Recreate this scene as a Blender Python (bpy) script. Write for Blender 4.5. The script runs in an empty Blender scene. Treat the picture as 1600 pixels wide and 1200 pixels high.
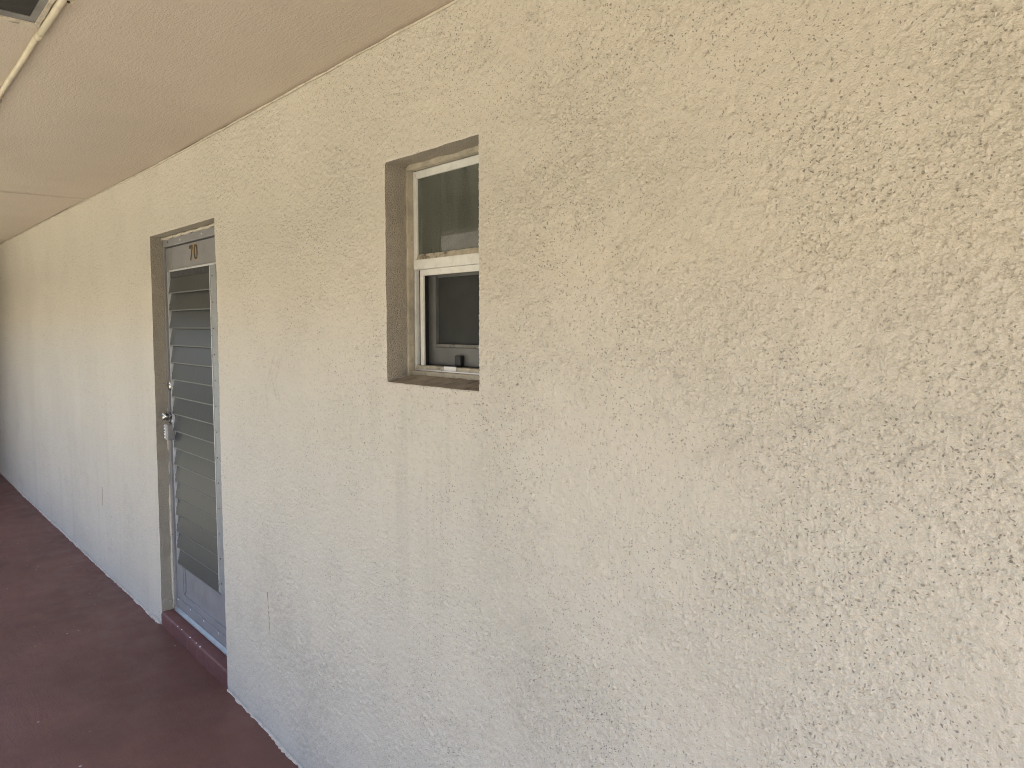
import bpy, bmesh, math, random
import numpy as np
from mathutils import Matrix, Vector
R = math.radians
random.seed(7)
scene = bpy.context.scene
COL = scene.collection

# ------------------------------------------------------------------ camera
CAM_D, CAM_H = 1.196, 1.665
YAW, PITCH, ROLL = R(48.176), R(-4.412), R(0.047)
cam_data = bpy.data.cameras.new('camera')
cam_data.sensor_width = 36.0
cam_data.lens = 1150 / 1600 * 36.0
cam_data.clip_start = 0.02
cam_data.clip_end = 3000
cam = bpy.data.objects.new('camera', cam_data)
COL.objects.link(cam)
fw = Vector((-math.sin(YAW) * math.cos(PITCH), math.cos(YAW) * math.cos(PITCH), math.sin(PITCH)))
r0 = Vector((math.cos(YAW), math.sin(YAW), 0))
u0 = r0.cross(fw)
rr = math.cos(ROLL) * r0 + math.sin(ROLL) * u0
uu = -math.sin(ROLL) * r0 + math.cos(ROLL) * u0
cam.matrix_world = Matrix(((rr.x, uu.x, -fw.x, 0), (rr.y, uu.y, -fw.y, -CAM_D), (rr.z, uu.z, -fw.z, CAM_H), (0, 0, 0, 1)))
scene.camera = cam

# ------------------------------------------------------------------ sky, sun, exposure
SUN_EL, SUN_AZ = R(56), R(68)          # azimuth measured from +y (behind the building) towards +x
world = bpy.data.worlds.new('World')
scene.world = world
world.use_nodes = True
wn = world.node_tree
sky = wn.nodes.new('ShaderNodeTexSky')
sky.sky_type = 'NISHITA'
sky.sun_disc = False
sky.sun_elevation = SUN_EL
sky.sun_rotation = SUN_AZ
sky.air_density = 1.0
sky.dust_density = 2.5
sky.ozone_density = 1.0
bg = wn.nodes['Background']
bg.inputs['Strength'].default_value = 0.15
wn.links.new(sky.outputs[0], bg.inputs['Color'])
sun_data = bpy.data.lights.new('sun', 'SUN')
sun_data.energy = 3.2
sun_data.angle = R(0.5)
sun_data.color = (1.0, 0.95, 0.86)
sun = bpy.data.objects.new('sun', sun_data)
COL.objects.link(sun)
sd = Vector((math.sin(SUN_AZ) * math.cos(SUN_EL), math.cos(SUN_AZ) * math.cos(SUN_EL), math.sin(SUN_EL)))
sun.rotation_euler = sd.to_track_quat('Z', 'Y').to_euler()
scene.view_settings.view_transform = 'Standard'
scene.view_settings.look = 'None'
scene.view_settings.gamma = 1.0
scene.view_settings.use_curve_mapping = False
scene.view_settings.exposure = 2.28
scene.render.engine = 'CYCLES'
scene.cycles.max_bounces = 12
scene.cycles.diffuse_bounces = 8
scene.cycles.use_denoising = True
scene.cycles.denoising_prefilter = 'NONE'
scene.cycles.filter_width = 1.0

# ------------------------------------------------------------------ material helpers
class NT:
    def __init__(self, name):
        self.m = bpy.data.materials.new(name)
        self.m.use_nodes = True
        self.t = self.m.node_tree
        self.b = self.t.nodes['Principled BSDF']
        self.co = self.t.nodes.new('ShaderNodeTexCoord').outputs['Object']
    def n(self, typ, **kw):
        nd = self.t.nodes.new(typ)
        for k, v in kw.items():
            setattr(nd, k, v)
        return nd
    def link(self, a, b):
        self.t.links.new(a, b)
    def put(self, sock, v):
        if isinstance(v, bpy.types.NodeSocket):
            self.link(v, sock)
        elif v is not None:
            sock.default_value = v
    def math(self, op, a, b=None, c=None, clamp=False):
        nd = self.n('ShaderNodeMath', operation=op, use_clamp=clamp)
        for i, v in enumerate((a, b, c)):
            self.put(nd.inputs[i], v)
        return nd.outputs[0]
    def ramp(self, v, a, b, lo=0.0, hi=1.0):
        nd = self.n('ShaderNodeMapRange', interpolation_type='SMOOTHSTEP')
        for i, x in enumerate((v, a, b, lo, hi)):
            self.put(nd.inputs[i], x)
        return nd.outputs[0]
    def mapping(self, scale, loc=(0, 0, 0), rot=(0, 0, 0), co=None):
        nd = self.n('ShaderNodeMapping')
        self.link(co or self.co, nd.inputs[0])
        nd.inputs['Scale'].default_value = scale
        nd.inputs['Location'].default_value = loc
        nd.inputs['Rotation'].default_value = rot
        return nd.outputs[0]
    def noise(self, scale, detail=2.0, rough=0.5, co=None, dist=0.0, out='Fac'):
        nd = self.n('ShaderNodeTexNoise')
        self.link(co or self.co, nd.inputs['Vector'])
        nd.inputs['Scale'].default_value = scale
        nd.inputs['Detail'].default_value = detail
        nd.inputs['Roughness'].default_value = rough
        nd.inputs['Distortion'].default_value = dist
        return nd.outputs[out]
    def voro(self, scale, feature='F1', co=None, smooth=0.5, rnd=1.0):
        nd = self.n('ShaderNodeTexVoronoi', feature=feature)
        self.link(co or self.co, nd.inputs['Vector'])
        nd.inputs['Scale'].default_value = scale
        nd.inputs['Randomness'].default_value = rnd
        if feature == 'SMOOTH_F1':
            nd.inputs['Smoothness'].default_value = smooth
        return nd
    def mix(self, f, a, b, blend='MIX'):
        nd = self.n('ShaderNodeMix', data_type='RGBA', blend_type=blend)
        self.put(nd.inputs[0], f)
        for i, v in ((6, a), (7, b)):
            if isinstance(v, tuple):
                v = v if len(v) == 4 else (*v, 1)
            self.put(nd.inputs[i], v)
        return nd.outputs[2]
    def bump(self, h, strength, dist, normal=None):
        nd = self.n('ShaderNodeBump')
        nd.inputs['Strength'].default_value = strength
        nd.inputs['Distance'].default_value = dist
        self.link(h, nd.inputs['Height'])
        if normal:
            self.link(normal, nd.inputs['Normal'])
        return nd.outputs[0]
    def sep(self, co=None):
        nd = self.n('ShaderNodeSeparateXYZ')
        self.link(co or self.co, nd.inputs[0])
        return nd.outputs
    def done(self, color=None, rough=None, metal=None, normal=None, spec=None):
        b = self.b
        if isinstance(color, tuple):
            color = (*color[:3], 1)
        for k, v in (('Base Color', color), ('Roughness', rough), ('Metallic', metal), ('Normal', normal), ('Specular IOR Level', spec)):
            if v is not None:
                self.put(b.inputs[k], v)
        return self.m

def plain(name, color, rough=0.5, metal=0.0, var=0.12, scale=25.0, bump=0.0, bscale=300.0, dirt=None, dirt_amt=0.0, dirt_scale=18.0):
    k = NT(name)
    f = k.noise(scale, 4, 0.6)
    dark = tuple(c * (1 - var) for c in color)
    lite = tuple(min(1, c * (1 + var)) for c in color)
    c = k.mix(k.ramp(f, 0.3, 0.7), dark, lite)
    if dirt:
        d = k.ramp(k.noise(dirt_scale, 6, 0.7), 0.52, 0.68, 0, dirt_amt)
        c = k.mix(d, c, dirt)
    rg = k.ramp(k.noise(scale * 2, 3), 0.3, 0.7, max(0, rough - 0.08), min(1, rough + 0.08))
    nm = k.bump(k.noise(bscale, 3), bump, 0.002) if bump else None
    return k.done(c, rg, metal, nm)

def mat_stucco(name, col, side_shade=0.0, bstr=0.6, attr=True):
    k = NT(name)
    blot = k.noise(1.7, 4, 0.6)
    c = k.mix(k.ramp(blot, 0.3, 0.7), tuple(x * 0.97 for x in col), tuple(min(1, x * 1.03) for x in col))
    if attr:                                   # dirt plus painted shade in the pits of the plaster
        at = k.n('ShaderNodeAttribute', attribute_name='grime_shade')
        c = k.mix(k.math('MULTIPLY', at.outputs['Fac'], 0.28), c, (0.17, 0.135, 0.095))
        at = k.n('ShaderNodeAttribute', attribute_name='stain')
        c = k.mix(at.outputs['Fac'], c, (0.20, 0.175, 0.145))
    x, y, z = k.sep()
    dr = k.noise(1.0, 4, 0.6, k.mapping((9.0, 9.0, 0.42)))
    lowz = k.ramp(z, 1.75, 0.25)
    leftx = k.ramp(x, -1.2, -4.5, 0.15, 1.0)
    streak = k.math('MULTIPLY', k.math('MULTIPLY', k.ramp(dr, 0.50, 0.72), lowz), leftx)
    c = k.mix(k.math('MULTIPLY', streak, 0.12), c, (0.25, 0.225, 0.19))
    if side_shade:
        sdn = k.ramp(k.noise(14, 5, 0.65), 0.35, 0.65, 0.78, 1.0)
        c = k.mix(k.math('MULTIPLY', sdn, side_shade), c, (0.205, 0.18, 0.145))  # shade of the reveals painted into the colour, patchy by noise
    # fine grains, and small pits coloured dark for dirt and self-shadow, looked up in the plane of the wall
    flat = k.mapping((1, 1, 1), rot=(R(90), 0, 0))
    wv = k.n('ShaderNodeVectorMath', operation='MULTIPLY_ADD')
    nd = k.n('ShaderNodeTexNoise', noise_dimensions='2D')
    k.link(flat, nd.inputs['Vector']); nd.inputs['Scale'].default_value = 70; nd.inputs['Detail'].default_value = 1
    k.link(nd.outputs['Color'], wv.inputs[0]); wv.inputs[1].default_value = (0.011, 0.011, 0.011); k.link(flat, wv.inputs[2])
    pits = None
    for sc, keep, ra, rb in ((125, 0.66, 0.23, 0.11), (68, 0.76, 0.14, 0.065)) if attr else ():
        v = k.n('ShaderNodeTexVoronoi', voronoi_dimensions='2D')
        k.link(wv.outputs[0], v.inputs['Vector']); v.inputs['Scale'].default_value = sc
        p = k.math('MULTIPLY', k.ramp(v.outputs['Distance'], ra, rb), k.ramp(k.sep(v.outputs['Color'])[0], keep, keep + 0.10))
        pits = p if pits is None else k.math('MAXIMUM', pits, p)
    nd = k.n('ShaderNodeTexNoise', noise_dimensions='2D')
    k.link(flat if attr else k.co, nd.inputs['Vector']); nd.inputs['Scale'].default_value = 290; nd.inputs['Detail'].default_value = 2
    if not attr: nd.noise_dimensions = '3D'
    hh = nd.outputs['Fac']
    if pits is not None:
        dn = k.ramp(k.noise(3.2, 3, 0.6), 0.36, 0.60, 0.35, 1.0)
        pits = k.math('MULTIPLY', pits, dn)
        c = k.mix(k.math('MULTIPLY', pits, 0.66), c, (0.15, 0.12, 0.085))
        hh = k.math('MULTIPLY_ADD', pits, -0.7, hh)
    nrm = k.bump(hh, bstr, 0.0045 if attr else 0.009)
    return k.done(c, 0.5, 0.0, nrm, 0.45)

M = {}
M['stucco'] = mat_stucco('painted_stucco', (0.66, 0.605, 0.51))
M['reveal'] = mat_stucco('shaded_reveal_stucco', (0.60, 0.535, 0.43), 0.48, 1.0, False)  # darker copy of the wall stucco for sides turned from the light
M['caulk'] = plain('cream_caulk', (0.58, 0.52, 0.42), 0.6, 0, 0.08, 20, 0.3, 90, (0.25, 0.2, 0.14), 0.6, 30)
M['filler'] = plain('old_brush_filler', (0.44, 0.39, 0.30), 0.65, 0, 0.18, 24, 0.4, 90, (0.2, 0.16, 0.11), 0.5, 30)
M['sill'] = plain('dirty_sill_paint', (0.30, 0.25, 0.185), 0.7, 0, 0.25, 22, 0.6, 150, (0.10, 0.08, 0.06), 0.7, 26)

def mat_ceiling():
    k = NT('painted_ceiling')
    c = k.mix(k.ramp(k.noise(1.3, 4, 0.6), 0.3, 0.7), (0.55, 0.475, 0.39), (0.60, 0.52, 0.43))
    sp = k.voro(26)
    s = k.math('MULTIPLY', k.ramp(sp.outputs['Distance'], 0.09, 0.03), k.ramp(k.sep(sp.outputs['Color'])[1], 0.9, 0.93))
    c = k.mix(k.math('MULTIPLY', s, 0.5), c, (0.25, 0.2, 0.15))
    h = k.math('MULTIPLY_ADD', k.noise(1.0, 4, 0.6, k.mapping((30, 120, 60))), 0.8, k.noise(160, 3, 0.6))
    return k.done(c, 0.7, 0, k.bump(h, 0.8, 0.003), 0.3)
M['ceiling'] = mat_ceiling()

def mat_floor(name, col, flecks=True):
    k = NT(name)
    c = k.mix(k.ramp(k.noise(1.6, 5, 0.62), 0.3, 0.7), tuple(x * 0.86 for x in col), tuple(x * 1.12 for x in col))
    sw = k.noise(1.0, 5, 0.65, k.mapping((2.2, 14, 6), (0, 0, 0), (0, 0, R(28))))
    c = k.mix(k.ramp(sw, 0.52, 0.75, 0, 0.22), c, (0.105, 0.062, 0.055))
    c = k.mix(k.ramp(k.noise(5.5, 6, 0.7), 0.58, 0.75, 0, 0.30), c, (0.15, 0.11, 0.10))
    if flecks:
        gate = k.ramp(k.noise(1.9, 2), 0.46, 0.60)
        for sc, keep, ra, amt, col2 in ((13, 0.88, 0.070, 0.85, (0.58, 0.54, 0.50)), (45, 0.86, 0.12, 0.40, (0.34, 0.27, 0.25)), (30, 0.84, 0.14, 0.55, (0.045, 0.028, 0.026))):
            v = k.n('ShaderNodeTexVoronoi', voronoi_dimensions='2D')
            k.link(k.mapping((1, 1, 1), (sc * 0.13, sc * 0.07, 0)), v.inputs['Vector']); v.inputs['Scale'].default_value = sc
            d = k.math('MULTIPLY_ADD', k.noise(170, 2), 0.10, k.math('SUBTRACT', v.outputs['Distance'], 0.05))
            f = k.math('MULTIPLY', k.ramp(d, ra, ra * 0.7), k.ramp(k.sep(v.outputs['Color'])[0], keep, keep + 0.02))
            c = k.mix(k.math('MULTIPLY', k.math('MULTIPLY', f, gate), amt), c, col2)
        # long faint hairline cracks in the paint
        cv = k.n('ShaderNodeTexVoronoi', voronoi_dimensions='2D', feature='DISTANCE_TO_EDGE')
        wv = k.n('ShaderNodeVectorMath', operation='MULTIPLY_ADD')
        k.link(k.noise(5, 3, out='Color'), wv.inputs[0]); wv.inputs[1].default_value = (0.25, 0.25, 0); k.link(k.co, wv.inputs[2])
        k.link(wv.outputs[0], cv.inputs['Vector']); cv.inputs['Scale'].default_value = 1.1
        cr = k.math('MULTIPLY', k.ramp(cv.outputs['Distance'], 0.0045, 0.0015), k.ramp(k.noise(1.4, 2), 0.50, 0.58))
        c = k.mix(k.math('MULTIPLY', cr, 0.55), c, (0.04, 0.024, 0.022))
    h = k.math('MULTIPLY_ADD', sw, 1.2, k.math('MULTIPLY', k.noise(120, 5, 0.65), 0.9))
    rg = k.ramp(k.noise(7, 5, 0.65), 0.3, 0.7, 0.40, 0.62)
    return k.done(c, rg, 0, k.bump(h, 0.45, 0.004), 0.25)
M['floor'] = mat_floor('maroon_floor_paint', (0.156, 0.073, 0.058))
M['step'] = mat_floor('maroon_step_paint', (0.160, 0.070, 0.062), False)
M['alu'] = plain('weathered_aluminium', (0.30, 0.315, 0.32), 0.48, 0.3, 0.08, 30, 0.15, 220, (0.25, 0.23, 0.2), 0.3)
M['alu_bright'] = plain('bright_aluminium_edge', (0.68, 0.68, 0.68), 0.35, 0.5, 0.06, 30)
M['leaf'] = plain('grey_door_paint', (0.29, 0.285, 0.29), 0.38, 0.15, 0.06, 9, 0.1, 120, (0.22, 0.2, 0.18), 0.35, 7)
M['white_frame'] = plain('cream_white_frame_paint', (0.76, 0.75, 0.70), 0.45, 0, 0.06, 25, 0.2, 200, (0.32, 0.27, 0.2), 0.18, 22)
M['dirty_bead'] = plain('mouldy_glazing_bead', (0.46, 0.41, 0.32), 0.7, 0, 0.2, 40, 0.5, 200, (0.07, 0.06, 0.045), 0.85, 45)
M['grey_bead'] = plain('mouldy_grey_bead', (0.17, 0.165, 0.15), 0.7, 0, 0.2, 40, 0.4, 200, (0.04, 0.035, 0.03), 0.8, 45)
M['grey_frame'] = plain('grey_sash', (0.15, 0.15, 0.145), 0.5, 0.1, 0.08, 20, 0.1, 150)
M['black'] = plain('black_plastic', (0.015, 0.015, 0.016), 0.45, 0, 0.2)
M['dark_gap'] = plain('dark_rubber', (0.02, 0.02, 0.019), 0.8, 0, 0.2)
M['screw'] = plain('rusty_screw', (0.10, 0.085, 0.07), 0.5, 0.5, 0.3, 200)
M['steel'] = plain('satin_steel', (0.55, 0.54, 0.52), 0.22, 1.0, 0.06, 40)
M['digit'] = plain('dark_brown_digit', (0.055, 0.033, 0.012), 0.4, 0, 0.2, 60)
M['digit_gold'] = plain('gold_digit_edge', (0.52, 0.37, 0.16), 0.4, 0.2, 0.15, 60)
M['box'] = plain('grey_lockbox_metal', (0.30, 0.29, 0.285), 0.5, 0.3, 0.1, 60)
M['white_label'] = plain('white_plate', (0.75, 0.74, 0.72), 0.5, 0, 0.04, 60)
M['pipe'] = plain('cream_pipe_paint', (0.66, 0.585, 0.43), 0.5, 0, 0.08, 14, 0.25, 120, (0.3, 0.24, 0.16), 0.35, 16)
M['vent_lip'] = plain('flaking_cream_paint', (0.60, 0.53, 0.42), 0.65, 0, 0.15, 30, 0.7, 120, (0.09, 0.075, 0.05), 0.8, 38)
M['vent_metal'] = plain('dull_vent_metal', (0.30, 0.29, 0.27), 0.5, 0.4, 0.15, 20, 0.2, 120)
M['vent_dark'] = plain('dark_vent_screen', (0.03, 0.028, 0.024), 0.85, 0, 0.2, 60)
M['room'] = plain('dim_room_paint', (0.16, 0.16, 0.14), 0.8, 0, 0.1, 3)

def mat_slat():
    k = NT('obscure_grey_glass')
    st = k.noise(1.0, 3, 0.5, k.mapping((38, 0, 0.8)))
    c = k.mix(k.ramp(st, 0.3, 0.7), (0.046, 0.051, 0.049), (0.056, 0.061, 0.059))
    return k.done(c, 0.32, 0, None, 0.20)
M['slat'] = mat_slat()
M['slat_edge'] = plain('ground_glass_edge', (0.13, 0.14, 0.135), 0.4, 0, 0.1, 30)

def mat_pane(name, tint, film, rough):
    k = NT(name)
    t = k.t
    tr = k.n('ShaderNodeBsdfTransparent')
    tr.inputs[0].default_value = (*tint, 1)
    df = k.n('ShaderNodeBsdfDiffuse')
    st = k.ramp(k.noise(1.0, 4, 0.6, k.mapping((22, 22, 2.5))), 0.35, 0.65, film * 0.8, film * 1.2)
    df.inputs[0].default_value = (0.185, 0.195, 0.165, 1)
    gl = k.n('ShaderNodeBsdfGlossy')
    gl.inputs['Roughness'].default_value = rough
    gl.inputs[0].default_value = (0.92, 0.95, 0.92, 1)
    fr = k.n('ShaderNodeFresnel')
    fr.inputs[0].default_value = 1.5
    m1 = k.n('ShaderNodeMixShader'); m2 = k.n('ShaderNodeMixShader')
    k.link(st, m1.inputs[0]); k.link(tr.outputs[0], m1.inputs[1]); k.link(df.outputs[0], m1.inputs[2])
    k.link(fr.outputs[0], m2.inputs[0]); k.link(m1.outputs[0], m2.inputs[1]); k.link(gl.outputs[0], m2.inputs[2])
    t.nodes.remove(k.b)
    k.link(m2.outputs[0], t.nodes['Material Output'].inputs['Surface'])
    return k.m
M['pane_up'] = mat_pane('dusty_window_glass', (0.75, 0.8, 0.72), 0.52, 0.03)
M['pane_low'] = plain('dark_insect_screen', (0.030, 0.032, 0.030), 0.75, 0, 0.15, 12)

def mat_ground():
    k = NT('sandy_paving')
    c = k.mix(k.ramp(k.noise(0.35, 5, 0.6), 0.4, 0.6), (0.38, 0.35, 0.27), (0.31, 0.29, 0.21))
    c = k.mix(k.ramp(k.noise(9, 5, 0.7), 0.4, 0.7, 0, 0.4), c, (0.26, 0.24, 0.17))
    return k.done(c, 0.9, 0, k.bump(k.noise(60, 4), 0.5, 0.02))
M['ground'] = mat_ground()

# ------------------------------------------------------------------ mesh helpers
def tag(o, label=None, cat=None, group=None, kind=None):
    if label: o['label'] = label
    if cat: o['category'] = cat
    if group: o['group'] = group
    if kind: o['kind'] = kind
    return o

def empty(name, loc):
    o = bpy.data.objects.new(name, None)
    o.empty_display_size = 0.05
    o.location = loc
    COL.objects.link(o)
    return o

def link(name, mesh, mat, parent=None):
    o = bpy.data.objects.new(name, mesh)
    COL.objects.link(o)
    if mat and not mesh.materials:
        mesh.materials.append(M[mat])
    if parent is not None:
        bpy.context.view_layer.update()
        o.parent = parent
        o.matrix_parent_inverse = world_of(parent).inverted()
    return o

def world_of(o):
    m = Matrix.Translation(o.location) @ o.rotation_euler.to_matrix().to_4x4()
    if o.parent:
        return world_of(o.parent) @ o.matrix_parent_inverse @ m
    return m

def finish(bm, name, bevel=0.0, smooth=False):
    if bevel:
        bmesh.ops.bevel(bm, geom=bm.edges[:], offset=bevel, segments=2, affect='EDGES', profile=0.6)
    bmesh.ops.recalc_face_normals(bm, faces=bm.faces[:])
    me = bpy.data.meshes.new(name)
    bm.to_mesh(me)
    bm.free()
    if smooth:
        me.shade_smooth()
    return me

def box(name, x, y, z, mat, parent=None, bevel=0.0015):
    bm = bmesh.new()
    bmesh.ops.create_cube(bm, size=1)
    for v in bm.verts:
        v.co = Vector(((x[0] + x[1]) / 2 + v.co.x * (x[1] - x[0]), (y[0] + y[1]) / 2 + v.co.y * (y[1] - y[0]), (z[0] + z[1]) / 2 + v.co.z * (z[1] - z[0])))
    return link(name, finish(bm, name, bevel), mat, parent)

def prism_yz(name, x, prof, mat, parent=None, bevel=0.0):
    """profile of (y, z) points swept along x"""
    bm = bmesh.new()
    a = [bm.verts.new((x[0], p[0], p[1])) for p in prof]
    b = [bm.verts.new((x[1], p[0], p[1])) for p in prof]
    bm.faces.new(a); bm.faces.new(b[::-1])
    for i in range(len(prof)):
        j = (i + 1) % len(prof)
        bm.faces.new((a[i], b[i], b[j], a[j]))
    return link(name, finish(bm, name, bevel), mat, parent)

def plate_xz(name, pts, y, mat, parent=None, hole=None):
    """outline of (x, z) points, thickness from y[0] to y[1]; hole = second outline with the same count"""
    bm = bmesh.new()
    n = len(pts)
    if hole is None:
        a = [bm.verts.new((p[0], y[0], p[1])) for p in pts]
        b = [bm.verts.new((p[0], y[1], p[1])) for p in pts]
        bm.faces.new(a); bm.faces.new(b[::-1])
        for i in range(n):
            bm.faces.new((a[i], b[i], b[(i + 1) % n], a[(i + 1) % n]))
    else:
        L = [[bm.verts.new((p[0], yy, p[1])) for p in o] for o in (pts, hole) for yy in y]
        o0, o1, h0, h1 = L
        for i in range(n):
            j = (i + 1) % n
            bm.faces.new((o0[i], o0[j], h0[j], h0[i])); bm.faces.new((o1[j], o1[i], h1[i], h1[j]))
            bm.faces.new((o0[j], o0[i], o1[i], o1[j])); bm.faces.new((h0[i], h0[j], h1[j], h1[i]))
    return link(name, finish(bm, name), mat, parent)

def lathe_y(name, c, prof, mat, parent=None, seg=28):
    """profile of (radius, y) turned about an axis along y through c = (x, z)"""
    bm = bmesh.new()
    rings = []
    for r, y in prof:
        if r < 1e-6:
            rings.append([bm.verts.new((c[0], y, c[1]))])
        else:
            rings.append([bm.verts.new((c[0] + r * math.cos(2 * math.pi * i / seg), y, c[1] + r * math.sin(2 * math.pi * i / seg))) for i in range(seg)])
    for A, B in zip(rings, rings[1:]):
        for i in range(seg):
            j = (i + 1) % seg
            if len(A) == 1:
                bm.faces.new((A[0], B[i], B[j]))
            elif len(B) == 1:
                bm.faces.new((A[i], A[j], B[0]))
            else:
                bm.faces.new((A[i], A[j], B[j], B[i]))
    o = link(name, finish(bm, name, 0, True), mat, parent)
    return o

def tube(name, pts, r, mat, parent=None, seg=14):
    bm = bmesh.new()
    rings = []
    P = [Vector(p) for p in pts]
    for i, p in enumerate(P):
        d = (P[min(i + 1, len(P) - 1)] - P[max(i - 1, 0)]).normalized()
        a = d.orthogonal().normalized() if i == 0 else (a - d * a.dot(d)).normalized()
        b = d.cross(a)
        rad = r[i] if isinstance(r, (list, tuple)) else r
        rings.append([bm.verts.new(p + rad * (math.cos(t) * a + math.sin(t) * b)) for t in [2 * math.pi * q / seg for q in range(seg)]])
    for A, B in zip(rings, rings[1:]):
        for i in range(seg):
            j = (i + 1) % seg
            bm.faces.new((A[i], A[j], B[j], B[i]))
    bm.faces.new(rings[0]); bm.faces.new(rings[-1][::-1])
    return link(name, finish(bm, name, 0, True), mat, parent)

# value noise for the uneven plaster, floor and ceiling surfaces
def vnoise(x, y, seed):
    xi = np.floor(x).astype(np.int64); yi = np.floor(y).astype(np.int64)
    fx = x - xi; fy = y - yi
    fx = fx * fx * (3 - 2 * fx); fy = fy * fy * (3 - 2 * fy)
    def h(a, b):
        n = (a * 374761393 + b * 668265263 + seed * 974634541) & 0xffffffff
        n = ((n ^ (n >> 13)) * 1274126177) & 0xffffffff
        n = (n ^ (n >> 16)) & 0xffff
        return n / 32767.5 - 1.0
    return (h(xi, yi) * (1 - fx) + h(xi + 1, yi) * fx) * (1 - fy) + (h(xi, yi + 1) * (1 - fx) + h(xi + 1, yi + 1) * fx) * fy

def fbm(x, y, seed, octv):
    return sum(a * vnoise(x / s, y / s, seed + i) for i, (s, a) in enumerate(octv))

def cells(x, y, size, seed):
    """cellular noise: nearest and second distance (in cells), a random number of the nearest cell and the offset to it"""
    x = x / size; y = y / size
    xi = np.floor(x).astype(np.int64); yi = np.floor(y).astype(np.int64)
    f1 = np.full(x.shape, 9.0); f2 = f1.copy(); rid = np.zeros(x.shape); ox = rid.copy(); oy = rid.copy()
    def h(a, b, k):
        n = (a * 374761393 + b * 668265263 + (seed + k) * 974634541) & 0xffffffff
        n = ((n ^ (n >> 13)) * 1274126177) & 0xffffffff
        return ((n ^ (n >> 16)) & 0xffff) / 65535.0
    for da in (-1, 0, 1):
        for db in (-1, 0, 1):
            a = xi + da; b = yi + db
            dx = a + h(a, b, 1) - x; dy = b + h(a, b, 2) - y
            d = np.sqrt(dx * dx + dy * dy)
            near = d < f1
            f2 = np.where(near, f1, np.minimum(f2, d))
            f1 = np.where(near, d, f1)
            rid = np.where(near, h(a, b, 3), rid); ox = np.where(near, dx, ox); oy = np.where(near, dy, oy)
    return f1, f2, rid, ox, oy

def sstep(a, b, v):
    t = np.clip((v - a) / (b - a), 0, 1)
    return t * t * (3 - 2 * t)

def stucco_relief(x, z):
    """rough-cast relief in metres (positive = into the wall) and the grime mask of its pits"""
    wx_ = x + fbm(x, z, 201, ((0.030, 0.004), (0.010, 0.0018)))
    wz_ = z + fbm(x, z, 211, ((0.030, 0.004), (0.010, 0.0018)))
    patch = sstep(-0.30, 0.36, fbm(x, z, 221, ((0.27, 0.6), (0.09, 0.35), (0.03, 0.15))))
    f1, f2, rid, _, _ = cells(wx_, wz_, 0.0074, 231)
    lump = sstep(0.0, 0.45, f2 - f1) * (0.35 + 0.85 * rid)
    hgt = -0.0050 * lump * (0.34 + 0.60 * patch)
    f1, f2, rid, _, _ = cells(wx_, wz_, 0.019, 236)
    hgt -= 0.0006 * sstep(0.62, 0.10, f1) * rid
    hgt += fbm(x, z, 241, ((0.021, 0.0006), (0.0085, 0.0015)))
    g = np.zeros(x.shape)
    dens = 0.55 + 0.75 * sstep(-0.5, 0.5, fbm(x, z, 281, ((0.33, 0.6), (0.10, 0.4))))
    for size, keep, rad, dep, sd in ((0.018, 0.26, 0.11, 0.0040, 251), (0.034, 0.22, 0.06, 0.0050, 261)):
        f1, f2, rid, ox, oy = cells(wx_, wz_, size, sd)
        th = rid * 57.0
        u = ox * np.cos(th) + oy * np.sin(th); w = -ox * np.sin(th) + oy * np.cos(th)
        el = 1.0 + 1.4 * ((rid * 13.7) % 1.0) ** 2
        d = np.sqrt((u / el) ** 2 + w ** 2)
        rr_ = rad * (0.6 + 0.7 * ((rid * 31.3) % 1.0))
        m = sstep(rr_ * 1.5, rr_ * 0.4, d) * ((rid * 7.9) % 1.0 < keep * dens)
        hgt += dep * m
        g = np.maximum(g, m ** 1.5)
    return hgt, g

def np_mesh(name, V, F, mat, parent=None):
    me = bpy.data.meshes.new(name)
    me.vertices.add(len(V)); me.vertices.foreach_set('co', V.astype(np.float32).ravel())
    me.loops.add(F.size); me.loops.foreach_set('vertex_index', F.astype(np.int32).ravel())
    me.polygons.add(len(F)); me.polygons.foreach_set('loop_start', np.arange(0, F.size, 4, dtype=np.int32))
    me.update(calc_edges=True)
    me.shade_smooth()
    return link(name, me, mat, parent)

def grid_faces(nu, nv, base=0, flip=False):
    i, j = np.meshgrid(np.arange(nu - 1), np.arange(nv - 1), indexing='ij')
    a = (i * nv + j + base).ravel()
    F = np.stack([a, a + nv, a + nv + 1, a + 1], 1)
    return F[:, ::-1] if flip else F

def axis(*runs):
    out = []
    for a, b, s in runs:
        n = max(1, int(round(abs(b - a) / s)))
        out.append(np.linspace(a, b, n + 1)[:-1])
    out.append(np.array([runs[-1][1]]))
    return np.concatenate(out)

# measured unevenness of the slab and soffit along the wall
FLX = [-40, -10.2, -8.4, -4.97, -4.25, -3.3, -2.9, -2.57, 8]
FLZ = [-0.015, -0.015, -0.018, 0.012, 0.020, 0.010, 0.000, -0.016, -0.018]
CLX = [-40, -9.3, -5.53, -4.1, -3.5, -2.56, -1.9, -1.5, 8]
CLZ = [2.520, 2.518, 2.498, 2.484, 2.486, 2.491, 2.497, 2.497, 2.497]
def floor_z(x): return np.interp(x, FLX, FLZ)
def ceil_z(x): return np.interp(x, CLX, CLZ)
X0, X1 = -18.0, 2.0                            # the wall and roof end just behind the camera
EDGE = -1.62                                   # outer edge of the walkway

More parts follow.
